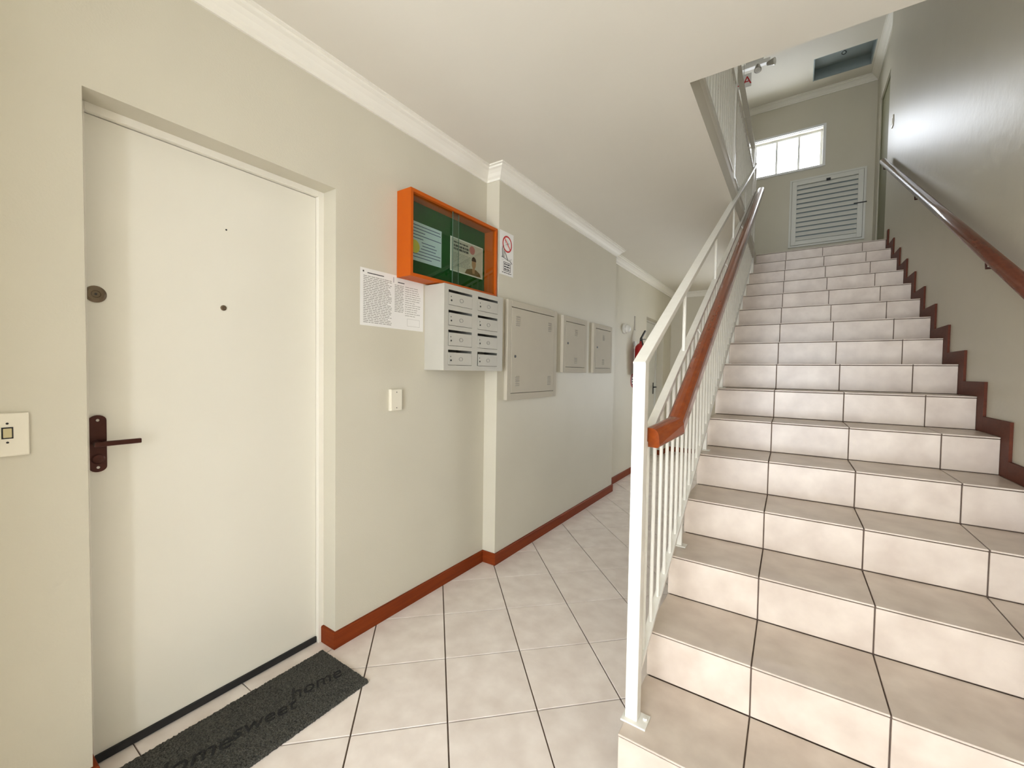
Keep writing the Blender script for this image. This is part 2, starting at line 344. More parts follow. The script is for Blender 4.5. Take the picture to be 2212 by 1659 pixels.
h = w.build('lever_handle', 'bronze', lp, .003)
MB().lathe((DX+.006, yc, 1.006), [(.0005, 0), (.016, 0), (.017, .003), (.013, .006), (.006, .005), (.0005, .005)], 20, (1, 0, 0)).build('key_cylinder', 'bronze', lp)
for zz in (1.1315, .9785): MB().lathe((DX+.006, yc, zz), [(.0005, 0), (.005, 0), (.004, .002), (.0005, .0025)], 12, (1, 0, 0)).build('screw', 'steel', lp)
o = MB().lathe((DX, .372, 1.5365), [(.0005, 0), (.0265, 0), (.0265, .003), (.020, .006), (.012, .007), (.010, .005), (.0005, .005)], 28, (1, 0, 0)).build('deadbolt_cover', 'brass', d)
MB().lathe((DX+.0045, .372, 1.5365), [(.0005, 0), (.0035, 0), (.0035, .0015), (.0005, .0015)], 10, (1, 0, 0)).build('keyhole', 'black', o)
o = MB().lathe((DX, .735, 1.5405), [(.0005, 0), (.0105, 0), (.0105, .003), (.006, .0045), (.0005, .0035)], 20, (1, 0, 0)).build('peephole', 'brass', d)
MB().lathe((DX, .747, 1.847), [(.0005, 0), (.0035, 0), (.003, .0015), (.0005, .002)], 10, (1, 0, 0)).build('screw_hole', 'black', d)
adopt(d)
d = thing('door_2', 'pale grey-green door at the far end of the corridor beside the extinguisher', 'door', (-.1, 6.4, 0), kind='structure')
box('leaf', -.155, -.12, D2[0]+.025, D2[1]-.025, .004, D2[2]-.025, 'louver', d, .002)
w = MB(); w.box(-.19, -.10, D2[0]-.003, D2[0]+.025, 0, D2[2]+.003); w.box(-.19, -.10, D2[1]-.025, D2[1]+.003, 0, D2[2]+.003); w.box(-.19, -.10, D2[0]+.025, D2[1]-.025, D2[2]-.025, D2[2]+.003)
w.build('frame', 'louver', d)
box('backing', -.22, -.191, D2[0]-.02, D2[1]+.02, -.01, D2[2]+.02, 'black', d)
lp = box('lock_plate', -.12, -.113, 6.755, 6.795, .98, 1.16, 'black', d, .003)
w = MB(); w.cyl((-.114, 6.775, 1.09), (-.07, 6.775, 1.09), .009); w.bar((-.072, 6.785, 1.09), (-.072, 6.665, 1.09), .013, .018); w.build('lever_handle', 'black', lp, .003)
adopt(d)
d = thing('door_3', 'upstairs flat door with shade painted into its olive colour beside the louvered shutter', 'door', (XR+.03, 6.78, ZL), kind='structure')
box('leaf', XR+.026, XR+.062, UD[0]+.02, UD[1]-.02, ZL+.005, UD[2]-.02, 'olive', d, .002)
w = MB(); w.box(XR+.018, XR+.10, UD[0]-.003, UD[0]+.02, ZL, UD[2]); w.box(XR+.018, XR+.10, UD[1]-.02, UD[1]+.003, ZL, UD[2]); w.box(XR+.018, XR+.10, UD[0]+.02, UD[1]-.02, UD[2]-.02, UD[2]+.003)
w.build('frame', 'olive', d); box('backing', XR+.101, XR+.13, UD[0]-.02, UD[1]+.02, ZL-.01, UD[2]+.02, 'black', d)
adopt(d)
d = thing('door_4', 'glazed double entrance door with white frame', 'door', ((EX0+EX1)/2, YF-.1, 0), kind='structure')
w = MB(); ya, yb = YF-.13, YF-.08; xm = (EX0+EX1)/2
w.box(EX0, EX0+.05, ya, yb, 0, EZ); w.box(EX1-.05, EX1, ya, yb, 0, EZ); w.box(EX0+.05, EX1-.05, ya, yb, EZ-.05, EZ); w.box(EX0+.05, EX1-.05, ya, yb, 0, .05)
w.box(xm-.02, xm+.02, ya, yb, .05, EZ-.05); w.build('frame', 'winframe', d)
for a, b in ((EX0+.05, xm-.02), (xm+.02, EX1-.05)): box('pane', a, b, YF-.108, YF-.102, .05, EZ-.05, 'glass', d)
adopt(d)

# ------------------------------------------------------------------ landing window
d = thing('window_1', 'bright four-pane landing window with white frame', 'window', (1.415, YB2+.08, WZ0), kind='structure')
w = MB(); ya, yb = YB2+.10, YB2+.14
w.box(WX0, WX0+.03, ya, yb, WZ0, WZ1); w.box(WX1-.03, WX1, ya, yb, WZ0, WZ1); w.box(WX0+.03, WX1-.03, ya, yb, WZ1-.03, WZ1); w.box(WX0+.03, WX1-.03, ya, yb, WZ0, WZ0+.03)
w.build('frame', 'winframe', d)
w = MB(); e = .018; yc2 = YB2-.012
w.box(WX0-.04, WX0, yc2, YB2+.02, WZ0-.02, WZ1+.03); w.box(WX1, WX1+.035, yc2, YB2+.02, WZ0-.02, WZ1+.03); w.box(WX0, WX1, yc2, YB2+.02, WZ1, WZ1+.03); w.box(WX0, WX1, yc2-.01, YB2+.02, WZ0-.03, WZ0)
w.build('architrave', 'winframe', d)
mx = [WX0+.015, 1.13, 1.412, 1.695, WX1-.015]
for x in mx[1:-1]: box('mullion', x-.014, x+.014, YB2+.095, YB2+.135, WZ0+.03, WZ1-.03, 'winframe', d)
for a, b in zip(mx[:-1], mx[1:]): box('pane', a+.012, b-.012, YB2+.118, YB2+.122, WZ0+.02, WZ1-.02, 'glass', d)
adopt(d)

def plain_window(name, label, x0, x1, z0, z1, ya, n):
    d = thing(name, label, 'window', ((x0+x1)/2, ya, z0), kind='structure'); w = MB(); t = .03
    w.box(x0, x0+t, ya-.02, ya+.02, z0, z1); w.box(x1-t, x1, ya-.02, ya+.02, z0, z1); w.box(x0+t, x1-t, ya-.02, ya+.02, z1-t, z1); w.box(x0+t, x1-t, ya-.02, ya+.02, z0, z0+t)
    w.build('frame', 'winframe', d); st_ = (x1-x0-2*t)/n
    for i in range(n):
        a = x0+t+st_*i; box('pane', a+.006, a+st_-.006, ya-.002, ya+.002, z0+t-.005, z1-t+.005, 'glass', d)
        if i: box('mullion', a-.011, a+.011, ya-.015, ya+.015, z0+t, z1-t, 'winframe', d)
    return adopt(d)
plain_window('added_window', 'tall window added under the landing to light the corridor', GX0, GX1, GZ0, GZ1, YB+.15, 2)
plain_window('window_3', 'wide upstairs window above the entrance door', FX0, FX1, FZ0, FZ1, YU-.1, 3)

# ------------------------------------------------------------------ staircase
st = thing('staircase', 'beige tiled staircase with sixteen steps rising to the landing', 'stairs', (1.94, Y0, 0))
prof = []                                  # stepped body with a sloping soffit
REC = 0.0; TH = .012
for k in range(16):
    prof.append((yk(k)+.0085, (zk(k-1) if k else 0) - (.007 if k else 0))); prof.append((yk(k)+.0085, zk(k)-.007))
prof += [(yk(15)+.02, zk(15)-.007), (yk(15)+.02, ZL-.30), (Y0+.55, 0.0)]
w = MB(); n = len(prof)
v = [sx(XL+.006, *p) for p in prof] + [sx(XJ[-1]+.010, *p) for p in prof]
w.add(v, [list(range(n)), [i+n for i in range(n)]] + [(i, (i+1) % n, (i+1) % n+n, i+n) for i in range(n)])
w.build('stair_body', 'grout', st)
# plastered side of the stair
w = MB(); v = [sx(XL+.001, *p) for p in prof] + [sx(XL+.0055, *p) for p in prof]
w.add(v, [list(range(n)), [i+n for i in range(n)]] + [(i, (i+1) % n, (i+1) % n+n, i+n) for i in range(n)])
w.build('side_plaster', 'wall', st)
def tile_box(name, x0, x1, y0, y1, z0, z1):
    return box(name, x0, x1, y0, y1, z0, z1, 'stairtile', st, .0012, T, 1)
GJ = .0022
for k in range(16):
    for a, b in zip(XJ[:-1], XJ[1:]):
        ga = 0 if a == XL else GJ; gb = 0 if b == XJ[-1] else GJ
        jit = random.uniform(-.0012, .0012)
        y1 = yk(k+1)+.0005 if k < 15 else yk(15)+.30
        if k < 15 or True: tile_box('tread', a+ga, b-gb, yk(k)-.001+jit, y1, zk(k)-.0065, zk(k)-abs(jit)*.4)
        z0 = zk(k-1) if k else 0.001
        tile_box('riser', a+ga, b-gb, yk(k)+.001+jit, yk(k)+.0075, z0+.003, zk(k)-.0105)
    # stepped skirting on the stair wall
    sw = .088; hz = .077; xa, xb = XJ[-1]+.0006, XR-.0005
    zb = (zk(k-1) if k else 0)+.001
    ya, yb = yk(k)-sw, yk(k)+REC
    pts = [(ya, zb+(hz if k else 0)), (yb-.0005, zb+(hz if k else 0)), (yb-.0005, zk(k)+.001), (yk(k+1)-sw-.0005, zk(k)+.001), (yk(k+1)-sw-.0005, zk(k)+hz), (ya, zk(k)+hz)] if k else \
          [(ya, zb), (yb-.0005, zb), (yb-.0005, zk(k)+.001), (yk(k+1)-sw-.0005, zk(k)+.001), (yk(k+1)-sw-.0005, zk(k)+hz), (ya, zk(k)+hz)]
    # lower corner beside the riser
    if k: pts = [(ya, zb+hz-.0005), (ya, zk(k)+hz), (yk(k+1)-sw-.0005, zk(k)+hz), (yk(k+1)-sw-.0005, zk(k)+.001), (yb-.0005, zk(k)+.001), (yb-.0005, zb), (ya, zb)]
    if k == 15: pts = [(ya, zb), (ya, zk(k)+hz), (ya+.06, zk(k)+hz), (ya+.06, zb)]
    w = MB(); n2 = len(pts); v = [sx(xa, *p) for p in pts] + [sx(xb, *p) for p in pts]
    w.add(v, [list(range(n2)), [i+n2 for i in range(n2)]] + [(i, (i+1) % n2, (i+1) % n2+n2, i+n2) for i in range(n2)])
    o = w.build('skirting', 'stairskirt', st)
adopt(st)

# ------------------------------------------------------------------ stair railing (white steel) with wooden handrail
SL = RISE/GO*1.008
def rz(y, z0): return z0 + (y-1.348)*SL
XP = 1.340
rl = thing('stair_railing', 'white steel stair railing with thin balusters and wooden handrail', 'railing', (XP, 1.35, RISE))
YE = 5.62
px_, py_ = XP, 1.352
box('post', px_-.020, px_+.020, py_-.020, py_+.020, RISE+.006, 1.345, 'rail', rl, .003)
o = box('base_plate', px_-.030, px_+.050, py_-.034, py_+.030, RISE+.0003, RISE+.006, 'rail', rl, .001)
for bx in (.038,): MB().cyl((px_+bx, py_+.006, RISE+.006), (px_+bx, py_+.006, RISE+.013), .007, 6).build('bolt', 'rail', o)
def slope_bar(name, y0, y1, z0, w_, h_, x=XP, m='rail', bevel=.002):
    return MB().bar(sx(x, y0, rz(y0, z0)), sx(x, y1, rz(y1, z0)), w_, h_).build(name, m, rl, bevel)
slope_bar('top_rail', 1.335, YE, 1.342, .040, .022)
ZM, ZB = 1.045, .283
slope_bar('middle_rail', 1.372, YE, ZM, .030, .018)
slope_bar('bottom_rail', 1.372, YE, ZB, .026, .014)
y = 1.455; bal = None
while y < YE-.05:
    z0, z1 = rz(y, ZB)+.004, rz(y, ZM)-.006; p = sx(XP, y)
    if bal is None:
        bal = MB().cyl((0, 0, 0), (0, 0, z1-z0), .0068, 8).build('baluster', 'rail', rl, smooth=False); bal.location = (p[0], p[1], z0)
    else:
        c = bal.copy(); link(c, rl); c.location = (p[0], p[1], z0)
    y += .0925
for y in (1.99, 2.85, 3.71, 4.57, 5.43):
    p = sx(XP, y); MB().cyl((p[0], y, rz(y, ZM)), (p[0], y, rz(y, 1.342)), .0075, 8).build('spacer_bar', 'rail', rl)
p = sx(XP, YE-.015); box('end_post', p[0]-.014, p[0]+.014, YE-.03, YE, zk(13)+.004, rz(YE, 1.342), 'rail', rl, .002)
for k in (2, 4, 6, 7, 8, 9, 10, 11, 12):
    y = yk(k)+.13; p = sx(XP, y)
    f_ = MB().box(p[0]-.010, p[0]+.010, y-.010, y+.010, zk(k)+.004, rz(y, ZB)).build('foot', 'rail', rl)
    box('foot_plate', p[0]-.018, p[0]+.030, y-.022, y+.022, zk(k)+.0003, zk(k)+.005, 'rail', f_, .001)
# wooden handrail: short knee at the newel, then along the slope
XH = 1.412; bend = Vector(sx(XH, 1.535, 1.128)); endw = Vector(sx(XH-.006, 5.60, 1.128+(5.60-1.535)*SL+.012))
startw = Vector((XP+.026, 1.392, 1.098))
def hand_profile(w_, h_):      # rounded rectangle, flatter below
    P = []
    for cx, cz, a0 in ((1, 1, 0), (-1, 1, 90), (-1, -1, 180), (1, -1, 270)):
        r = .022 if cz > 0 else .013
        for t in (0, 30, 60, 90):
            a = math.radians(a0+t); P.append((cx*(w_/2-r)+r*math.cos(a), cz*(h_/2-r)+r*math.sin(a)))
    return P
def sweep3(name, pts, prof, m, parent, upv=Vector((0, 0, 1))):
    pts = [Vector(p) for p in pts]; V = []; n = len(pts); k = len(prof)
    for i, p in enumerate(pts):
        d0 = (pts[i]-pts[i-1]).normalized() if i else None; d1 = (pts[i+1]-pts[i]).normalized() if i < n-1 else None
        t = ((d0 or d1)+(d1 or d0)).normalized(); ref = d1 or d0
        sd = ref.cross(upv).normalized(); uu = sd.cross(ref)
        for a, b in prof:
            q = sd*a + uu*b
            q = q - ref*(q.dot(t)/ref.dot(t))
            V.append(p+q)
    Fc = [(i*k+j, i*k+(j+1) % k, (i+1)*k+(j+1) % k, (i+1)*k+j) for i in range(n-1) for j in range(k)] + [list(range(k)), [(n-1)*k+j for j in range(k)]]
    o = mesh_obj(name, V, Fc, m, parent)
    return o
o = sweep3('handrail', [startw, bend, endw], hand_profile(.058, .066), 'hand', rl); o['label'] = 'varnished orange-brown wooden handrail'
for y in (2.25, 3.2, 4.15, 5.1):
    a = Vector(sx(XP, y, rz(y, ZM))); b = Vector(sx(XH, y, 1.128+(y-1.535)*SL-.03)); MB().tube([a, (a+b)/2+Vector((0, 0, -.03)), b], .005, 8).build('handrail_bracket', 'rail', rl)
adopt(rl)

# ------------------------------------------------------------------ upstairs guard railing round the stairwell
gr = thing('landing_railing', 'white steel guard railing around the upstairs stairwell opening', 'railing', (1.30, 3.7, 2.825))
GX = 1.298; gz0, gzm, gz1 = 2.875, 3.55, 3.785; ga, gb = 2.05, 5.33
MB().box(GX-.020, GX+.020, ga, gb, gz1-.011, gz1+.011).build('top_rail', 'rail', gr, .002)
MB().box(GX-.014, GX+.014, ga, gb, gzm-.008, gzm+.008).build('middle_rail', 'rail', gr, .002)
MB().box(GX-.012, GX+.012, ga, gb, gz0-.007, gz0+.007).build('bottom_rail', 'rail', gr, .002)
for y in (ga+.015, (ga+gb)/2, gb-.015): MB().box(GX-.018, GX+.018, y-.018, y+.018, 2.8255, gz1-.011).build('post', 'rail', gr, .002)
y = ga+.105; bal = None
while y < gb-.05:
    p = (GX, y)
    if bal is None: bal = MB().cyl((0, 0, 0), (0, 0, gzm-gz0), .0068, 8).build('baluster', 'rail', gr)
    else: c = bal.copy(); link(c, gr); bal = c
    bal.location = (p[0], y, gz0); y += .0925
MB().box(GX+.02, XR-.03, ga-.005, ga+.035, gz1-.011, gz1+.011).build('top_rail', 'rail', gr, .002)
MB().box(GX+.02, XR-.03, ga+.003, ga+.027, gz0-.007, gz0+.007).build('bottom_rail', 'rail', gr, .002)
MB().box(GX+.02, XR-.03, ga+.001, ga+.029, gzm-.008, gzm+.008).build('middle_rail', 'rail', gr, .002)
x = GX+.12
while x < XR-.08:
    c = bal.copy(); link(c, gr); c.location = (x, ga+.015, gz0); x += .0925
adopt(gr)

# ------------------------------------------------------------------ wooden handrail on the stair wall
wr = thing('wall_handrail', 'round dark varnished wooden handrail fixed along the stair wall', 'handrail', (XR-.06, 3.5, 2.2))
XW = 2.497; zw0 = 1.700
def zw(y): return zw0 + (y-2.54)*RISE/GO*1.006
ys_ = [1.05, 5.92]
pts = [sx(XW, y, zw(y)) for y in ys_]
R_ = .029
prof = [(R_*math.cos(2*math.pi*i/18), R_*1.05*math.sin(2*math.pi*i/18)) for i in range(18)]
o = sweep3('rail', pts, prof, 'hand2', wr); o.data.polygons.foreach_set('use_smooth', [len(p.vertices) == 4 for p in o.data.polygons])
for y in (1.5, 2.9, 4.4, 5.86):
    a = Vector(sx(XW, y, zw(y)-R_)); b = Vector(sx(XR-.002, y, zw(y)-.075))
    br = MB().tube([a, a+Vector((0, 0, -.045)), b], .006, 8).build('bracket', 'bronze', wr)
    MB().cyl(b, b+Vector((-.006, 0, 0)), .024, 16).build('rosette', 'bronze', br)
adopt(wr)

# ------------------------------------------------------------------ louvered shutter, loft hatch, upstairs fittings
lv = thing('louvered_shutter', 'cream louvered meter-cupboard shutter on the landing wall', 'shutter', (2.03, YB2, 3.2))
lx0, lx1, lz0, lz1 = 1.602, 2.482, 3.205, 4.195; yf = YB2-.001
w = MB(); fw_ = .026
w.box(lx0, lx0+fw_, yf-.03, yf, lz0, lz1); w.box(lx1-fw_, lx1, yf-.03, yf, lz0, lz1); w.box(lx0+fw_, lx1-fw_, yf-.03, yf, lz1-fw_, lz1); w.box(lx0+fw_, lx1-fw_, yf-.03, yf, lz0, lz0+fw_)
w.build('outer_frame', 'louver', lv, .002)
w = MB(); a, b, c, dd = lx0+fw_+.004, lx1-fw_-.004, lz0+fw_+.004, lz1-fw_-.004; f2 = .058
w.box(a, a+f2, yf-.036, yf-.006, c, dd); w.box(b-f2, b, yf-.036, yf-.006, c, dd); w.box(a+f2, b-f2, yf-.036, yf-.006, dd-f2, dd); w.box(a+f2, b-f2, yf-.036, yf-.006, c, c+f2)
w.build('leaf_frame', 'louver', lv, .002)
n = 12; z0, z1 = c+f2, dd-f2; stp = (z1-z0)/n
for i in range(n):
    z = z0+stp*(i+.5)
    MB().add([(xx, yy, zz) for xx in (a+f2, b-f2) for yy, zz in ((yf-.008, z+.028), (yf-.014, z+.028), (yf-.038, z-.029), (yf-.032, z-.029))], [(0, 1, 2, 3), (4, 7, 6, 5), (0, 4, 5, 1), (1, 5, 6, 2), (2, 6, 7, 3), (3, 7, 4, 0)]).build('slat', 'louver', lv)
box('backing', a+f2, b-f2, yf-.004, yf, z0, z1, 'hatch', lv)
box('catch', 2.035, 2.085, yf-.044, yf-.036, dd-f2-.012, dd-f2+.022, 'black', lv, .002)
box('latch_bolt', b-.10, b+.04, yf-.046, yf-.037, 3.70, 3.712, 'black', lv)
adopt(lv)
hh = thing('loft_hatch', 'blue-grey recessed loft hatch in the upper ceiling', 'hatch', (2.145, 7.03, ZC2))
w = MB(); t_ = .012; hz1 = ZC2+.14
w.box(HX0, HX0+t_, HY0, HY1, ZC2+.001, hz1); w.box(HX1-t_, HX1, HY0, HY1, ZC2+.001, hz1); w.box(HX0+t_, HX1-t_, HY0, HY0+t_, ZC2+.001, hz1); w.box(HX0+t_, HX1-t_, HY1-t_, HY1, ZC2+.001, hz1)
w.build('lining', 'hatch', hh)
box('lid', HX0, HX1, HY0, HY1, hz1, hz1+.03, 'hatch', hh)
o = MB().cyl((2.15, 6.99, hz1-.03), (2.15, 6.99, hz1), .004, 8).build('pull_ring', 'black', hh)
MB().tube([(2.15+.022*math.cos(a), 6.99, hz1-.05+.022*math.sin(a)) for a in [2*math.pi*i/16 for i in range(17)]], .004, 6).build('ring', 'black', o)
adopt(hh)
em = thing('emergency_light', 'white twin-lamp emergency light hanging from upper ceiling', 'light', (1.2, 6.3, ZC2))
ey = 6.25
box('body', 1.045, 1.375, ey-.03, ey+.03, 5.235, 5.285, 'lamp', em, .006)
box('bracket', 1.10, 1.30, ey-.008, ey+.008, 5.285, ZC2-.0005, 'lamp', em)
for x_, ax in ((1.37, (.9, -.3, -.15)), (1.24, (.05, -.35, -.9))):
    hd = MB().lathe((x_, ey-.02, 5.215), [(.0005, -.03), (.022, -.03), (.030, .0), (.042, .05), (.042, .058), (.0005, .058)], 18, ax).build('lamp_head', 'steel', em)
    c0 = Vector((x_, ey-.02, 5.215)); MB().lathe(c0+Vector(ax).normalized()*.058, [(.0005, 0), (.036, 0), (.03, .004), (.0005, .006)], 18, ax).build('lens', 'lamp', hd)
adopt(em)
es = thing('exit_sign', 'white hanging exit sign with red letters behind the landing railing', 'sign', (.95, 6.1, ZC2))
sy = 6.1; box('plate', .80, 1.185, sy-.004, sy, 4.925, 5.09, 'paper', es, .001)
for x_ in (.86, 1.10): MB().cyl((x_, sy-.002, 5.085), (x_, sy-.002, ZC2-.0005), .003, 6).build('rod', 'steel', es)
text_mesh('SAÍDA', .145, .0008, 'redink', 'lettering', es, Matrix(((1, 0, 0, .985), (0, 0, -1, sy-.0052), (0, 1, 0, 5.003), (0, 0, 0, 1))))
adopt(es)
p = sx(XR, 5.90)
us = thing('light_switch', 'small white switch plate above the stair wall handrail', 'switch', (p[0], 5.90, 3.97), group=None)
box('plate', p[0]-.009, p[0]-.0005, 5.865, 5.94, 3.915, 4.03, 'plastic', us, .003); box('rocker', p[0]-.013, p[0]-.009, 5.885, 5.92, 3.945, 4.0, 'plastic', us, .002); adopt(us)

# ------------------------------------------------------------------ fittings on the corridor wall
sw = thing('light_switch', 'ivory switch plate with black-edged rocker beside the flat door', 'switch', (0, .172, 1.12))
pl = box('plate', .0004, .009, .134, .2115, 1.0605, 1.1775, 'plastic', sw, .003)
o = box('surround', .009, .0102, .1618, .1826, 1.1085, 1.1395, 'black', sw)
box('rocker', .0102, .014, .1645, .1800, 1.1115, 1.1365, 'insert', o, .002)
for zz in (1.1495, 1.0985): MB().cyl((.009, .1722, zz), (.0100, .1722, zz), .0028, 10).build('screw', 'black', sw)
adopt(sw)
jb = thing('blank_plate', 'narrow ivory blank cover plate on a shallow box below the notice', 'cover plate', (0, 1.486, 1.149))
box('back_box', .0004, .017, 1.449, 1.5235, 1.093, 1.2055, 'plastic', jb, .002); box('cover', .017, .0205, 1.451, 1.5215, 1.095, 1.2035, 'plastic', jb, .0015)
for zz in (1.190, 1.108): MB().cyl((.0205, 1.486, zz), (.0213, 1.486, zz), .0028, 8).build('screw', 'black', jb)
adopt(jb)

def text_lines(mb, x, y0, y1, ztop, zbot, n, th, ragged=.0, seedv=1):
    rr = random.Random(seedv)
    for i in range(n):
        z = ztop + (zbot-ztop)*i/max(1, n-1); y = y0; end = y1 - (rr.random()**3)*ragged*(y1-y0)
        while y < end-.004:
            l = min(rr.uniform(.008, .032), end-y); mb.box(x, x+.0002, y, y+l, z-th/2, z+th/2); y += l+.004
pn = thing('wall_notice', 'wide white printed notice sheet taped beside the orange case', 'notice', (0, 1.48, 1.66))
box('sheet', .0005, .0013, 1.274, 1.688, 1.5235, 1.802, 'paper', pn)
w = MB(); text_lines(w, .00135, 1.292, 1.465, 1.765, 1.540, 27, .0036, .15, 3); text_lines(w, .00135, 1.484, 1.545, 1.752, 1.615, 17, .0036, .2, 4); text_lines(w, .00135, 1.555, 1.665, 1.752, 1.60, 14, .0030, .4, 5)
w.build('small_print', 'greyink', pn)
w = MB(); w.box(.00135, .0016, 1.315, 1.415, 1.7790, 1.7835); w.box(.00135, .0016, 1.288, 1.296, 1.782, 1.790); w.box(.00135, .0016, 1.505, 1.55, 1.766, 1.7705); w.box(.00135, .0016, 1.476, 1.4785, 1.762, 1.79)
w.build('headings', 'ink', pn)
w = MB()
for a, b, c, dd in ((1.57, 1.66, 1.545, 1.583),):
    w.box(.00135, .0015, a, b, c, c+.001); w.box(.00135, .0015, a, b, dd, dd+.001); w.box(.00135, .0015, a, a+.001, c, dd); w.box(.00135, .0015, b, b+.001, c, dd)
w.build('form_box', 'greyink', pn); adopt(pn)

# orange notice case
nb = thing('notice_case', 'orange framed glazed notice case with green felt back', 'notice board', (0, 1.87, 1.79))
ba, bb, bc, bd, bx = 1.497, 2.246, 1.792, 2.240, .105; t_ = .018
w = MB(); w.box(.0004, bx, ba, ba+t_, bc, bd); w.box(.0004, bx, bb-t_, bb, bc, bd); w.box(.0004, bx, ba+t_, bb-t_, bd-t_, bd); w.box(.0004, bx, ba+t_, bb-t_, bc, bc+t_)
w.build('frame', 'orange', nb, .0015)
box('felt_back', .0004, .012, ba+t_, bb-t_, bc+t_, bd-t_, 'green', nb)
box('glass_pane', .082, .086, ba+t_, 1.888, bc+t_, bd-t_, 'caseglass', nb); box('glass_pane', .090, .094, 1.826, bb-t_, bc+t_, bd-t_, 'caseglass', nb)
for gy, gx in ((1.886, .082), (1.8255, .090)): box('glass_edge', gx, gx+.004, gy, gy+.0025, bc+t_, bd-t_, 'glassedge', nb)
adopt(nb)
p1 = thing('posted_sheet', 'pale blue printed sheet pinned inside the orange notice case', 'notice', (.012, 1.69, 2.01))
ya, yb, za, zb = 1.555, 1.818, 1.907, 2.118
box('sheet', .0125, .0133, ya, yb, za, zb, 'bluepaper', p1)
w = MB()
for i, (f0, f1) in enumerate(((.12, .95), (.10, .97), (.08, .5), (.1, .98), (.1, .45), (.4, .8), (.42, .85), (.38, .82), (.3, .97), (.1, .96), (.1, .7))):
    z = zb-.018-i*.0172; w.box(.0134, .0137, ya+f0*(yb-ya), ya+f1*(yb-ya), z-.0022, z+.0022)
w.build('print_lines', 'blueink', p1)
MB().cyl((.0134, ya+.055, za+.075), (.0138, ya+.055, za+.075), .036, 20).build('yellow_emblem', 'yellow', p1); adopt(p1)
p2 = thing('flyer', 'grey flyer with a portrait photo pinned inside the orange notice case', 'flyer', (.012, 2.05, 2.01))
ya, yb, za, zb = 1.893, 2.208, 1.912, 2.117
box('sheet', .0125, .0133, ya, yb, za, zb, 'paper', p2); box('printed_ground', .0134, .0136, ya+.007, yb-.007, za+.007, zb-.007, 'flyer', p2)
w = MB(); text_lines(w, .0137, ya+.03, ya+.165, zb-.026, zb-.026, 1, .009, 0, 6); text_lines(w, .0137, ya+.03, ya+.175, zb-.047, zb-.066, 2, .013, .1, 7); w.build('headline', 'ink', p2)
w = MB(); text_lines(w, .0137, ya+.025, ya+.19, zb-.092, za+.04, 9, .004, .25, 8); w.build('small_print', 'greyink', p2)
MB().cyl((.0137, ya+.205, zb-.040), (.0141, ya+.205, zb-.040), .027, 24).build('round_seal', 'pinkink', p2)
cx_ = ya+.222
w = MB(); w.prism([(cx_-.088, za+.008), (cx_-.07, za+.035), (cx_-.025, za+.048), (cx_+.022, za+.048), (cx_+.06, za+.033), (cx_+.075, za+.008)], 'x', .0137, .0140); po = w.build('portrait_photo', 'shirtprint', p2)
MB().prism([(cx_-.012, za+.02), (cx_-.016, za+.05), (cx_+.012, za+.05), (cx_+.010, za+.02)], 'x', .0141, .0143).build('neck', 'skinprint', po)
MB().prism([(cx_+.021*math.cos(a), za+.083+.034*math.sin(a)) for a in [2*math.pi*i/20 for i in range(20)]], 'x', .0143, .0146).build('face', 'skinprint', po)
MB().prism([(cx_+.023*math.cos(a), za+.098+.028*math.sin(a)) for a in [math.pi*i/12 for i in range(13)]], 'x', .0146, .0149).build('hair', 'hairprint', po)
adopt(p2)

# letterbox block
mb = thing('letterbox_block', 'pale metal block of eight letterboxes below the orange case', 'letterboxes', (0, 1.98, 1.309))
ma, mbb, mc, md, mx_ = 1.700, 2.255, 1.309, 1.786, .150; t_ = .004
cols = [(1.735, 1.940), (1.994, 2.196)]; rows = [(1.672, 1.757), (1.559, 1.645), (1.446, 1.535), (1.337, 1.424)]
w = MB(); w.box(.0004, mx_-.003, ma, ma+t_, mc, md); w.box(.0004, mx_-.003, mbb-t_, mbb, mc, md); w.box(.0004, mx_-.003, ma+t_, mbb-t_, md-t_, md); w.box(.0004, mx_-.003, ma+t_, mbb-t_, mc, mc+t_); w.box(.0004, .004, ma+t_, mbb-t_, mc+t_, md-t_)
w.build('case', 'mailbox', mb, .001)
w = MB(); f0, f1 = mx_-.003, mx_
for a, b in ((ma, cols[0][0]), (cols[0][1], cols[1][0]), (cols[1][1], mbb)): w.box(f0, f1, a, b, mc, md)
zs = [md] + [z for r in rows for z in (r[1], r[0])] + [mc]
for (a, b) in cols:
    for i in range(0, len(zs), 2): w.box(f0, f1, a, b, zs[i+1], zs[i])
w.build('front_grid', 'mailbox', mb)
w = MB(); w.box(.004, .146, 1.966, 1.968, mc+t_, md-t_)
for r in rows[:-1]: w.box(.004, .146, ma+t_, mbb-t_, r[0]-.012, r[0]-.010)
w.build('partitions', 'mailbox', mb)
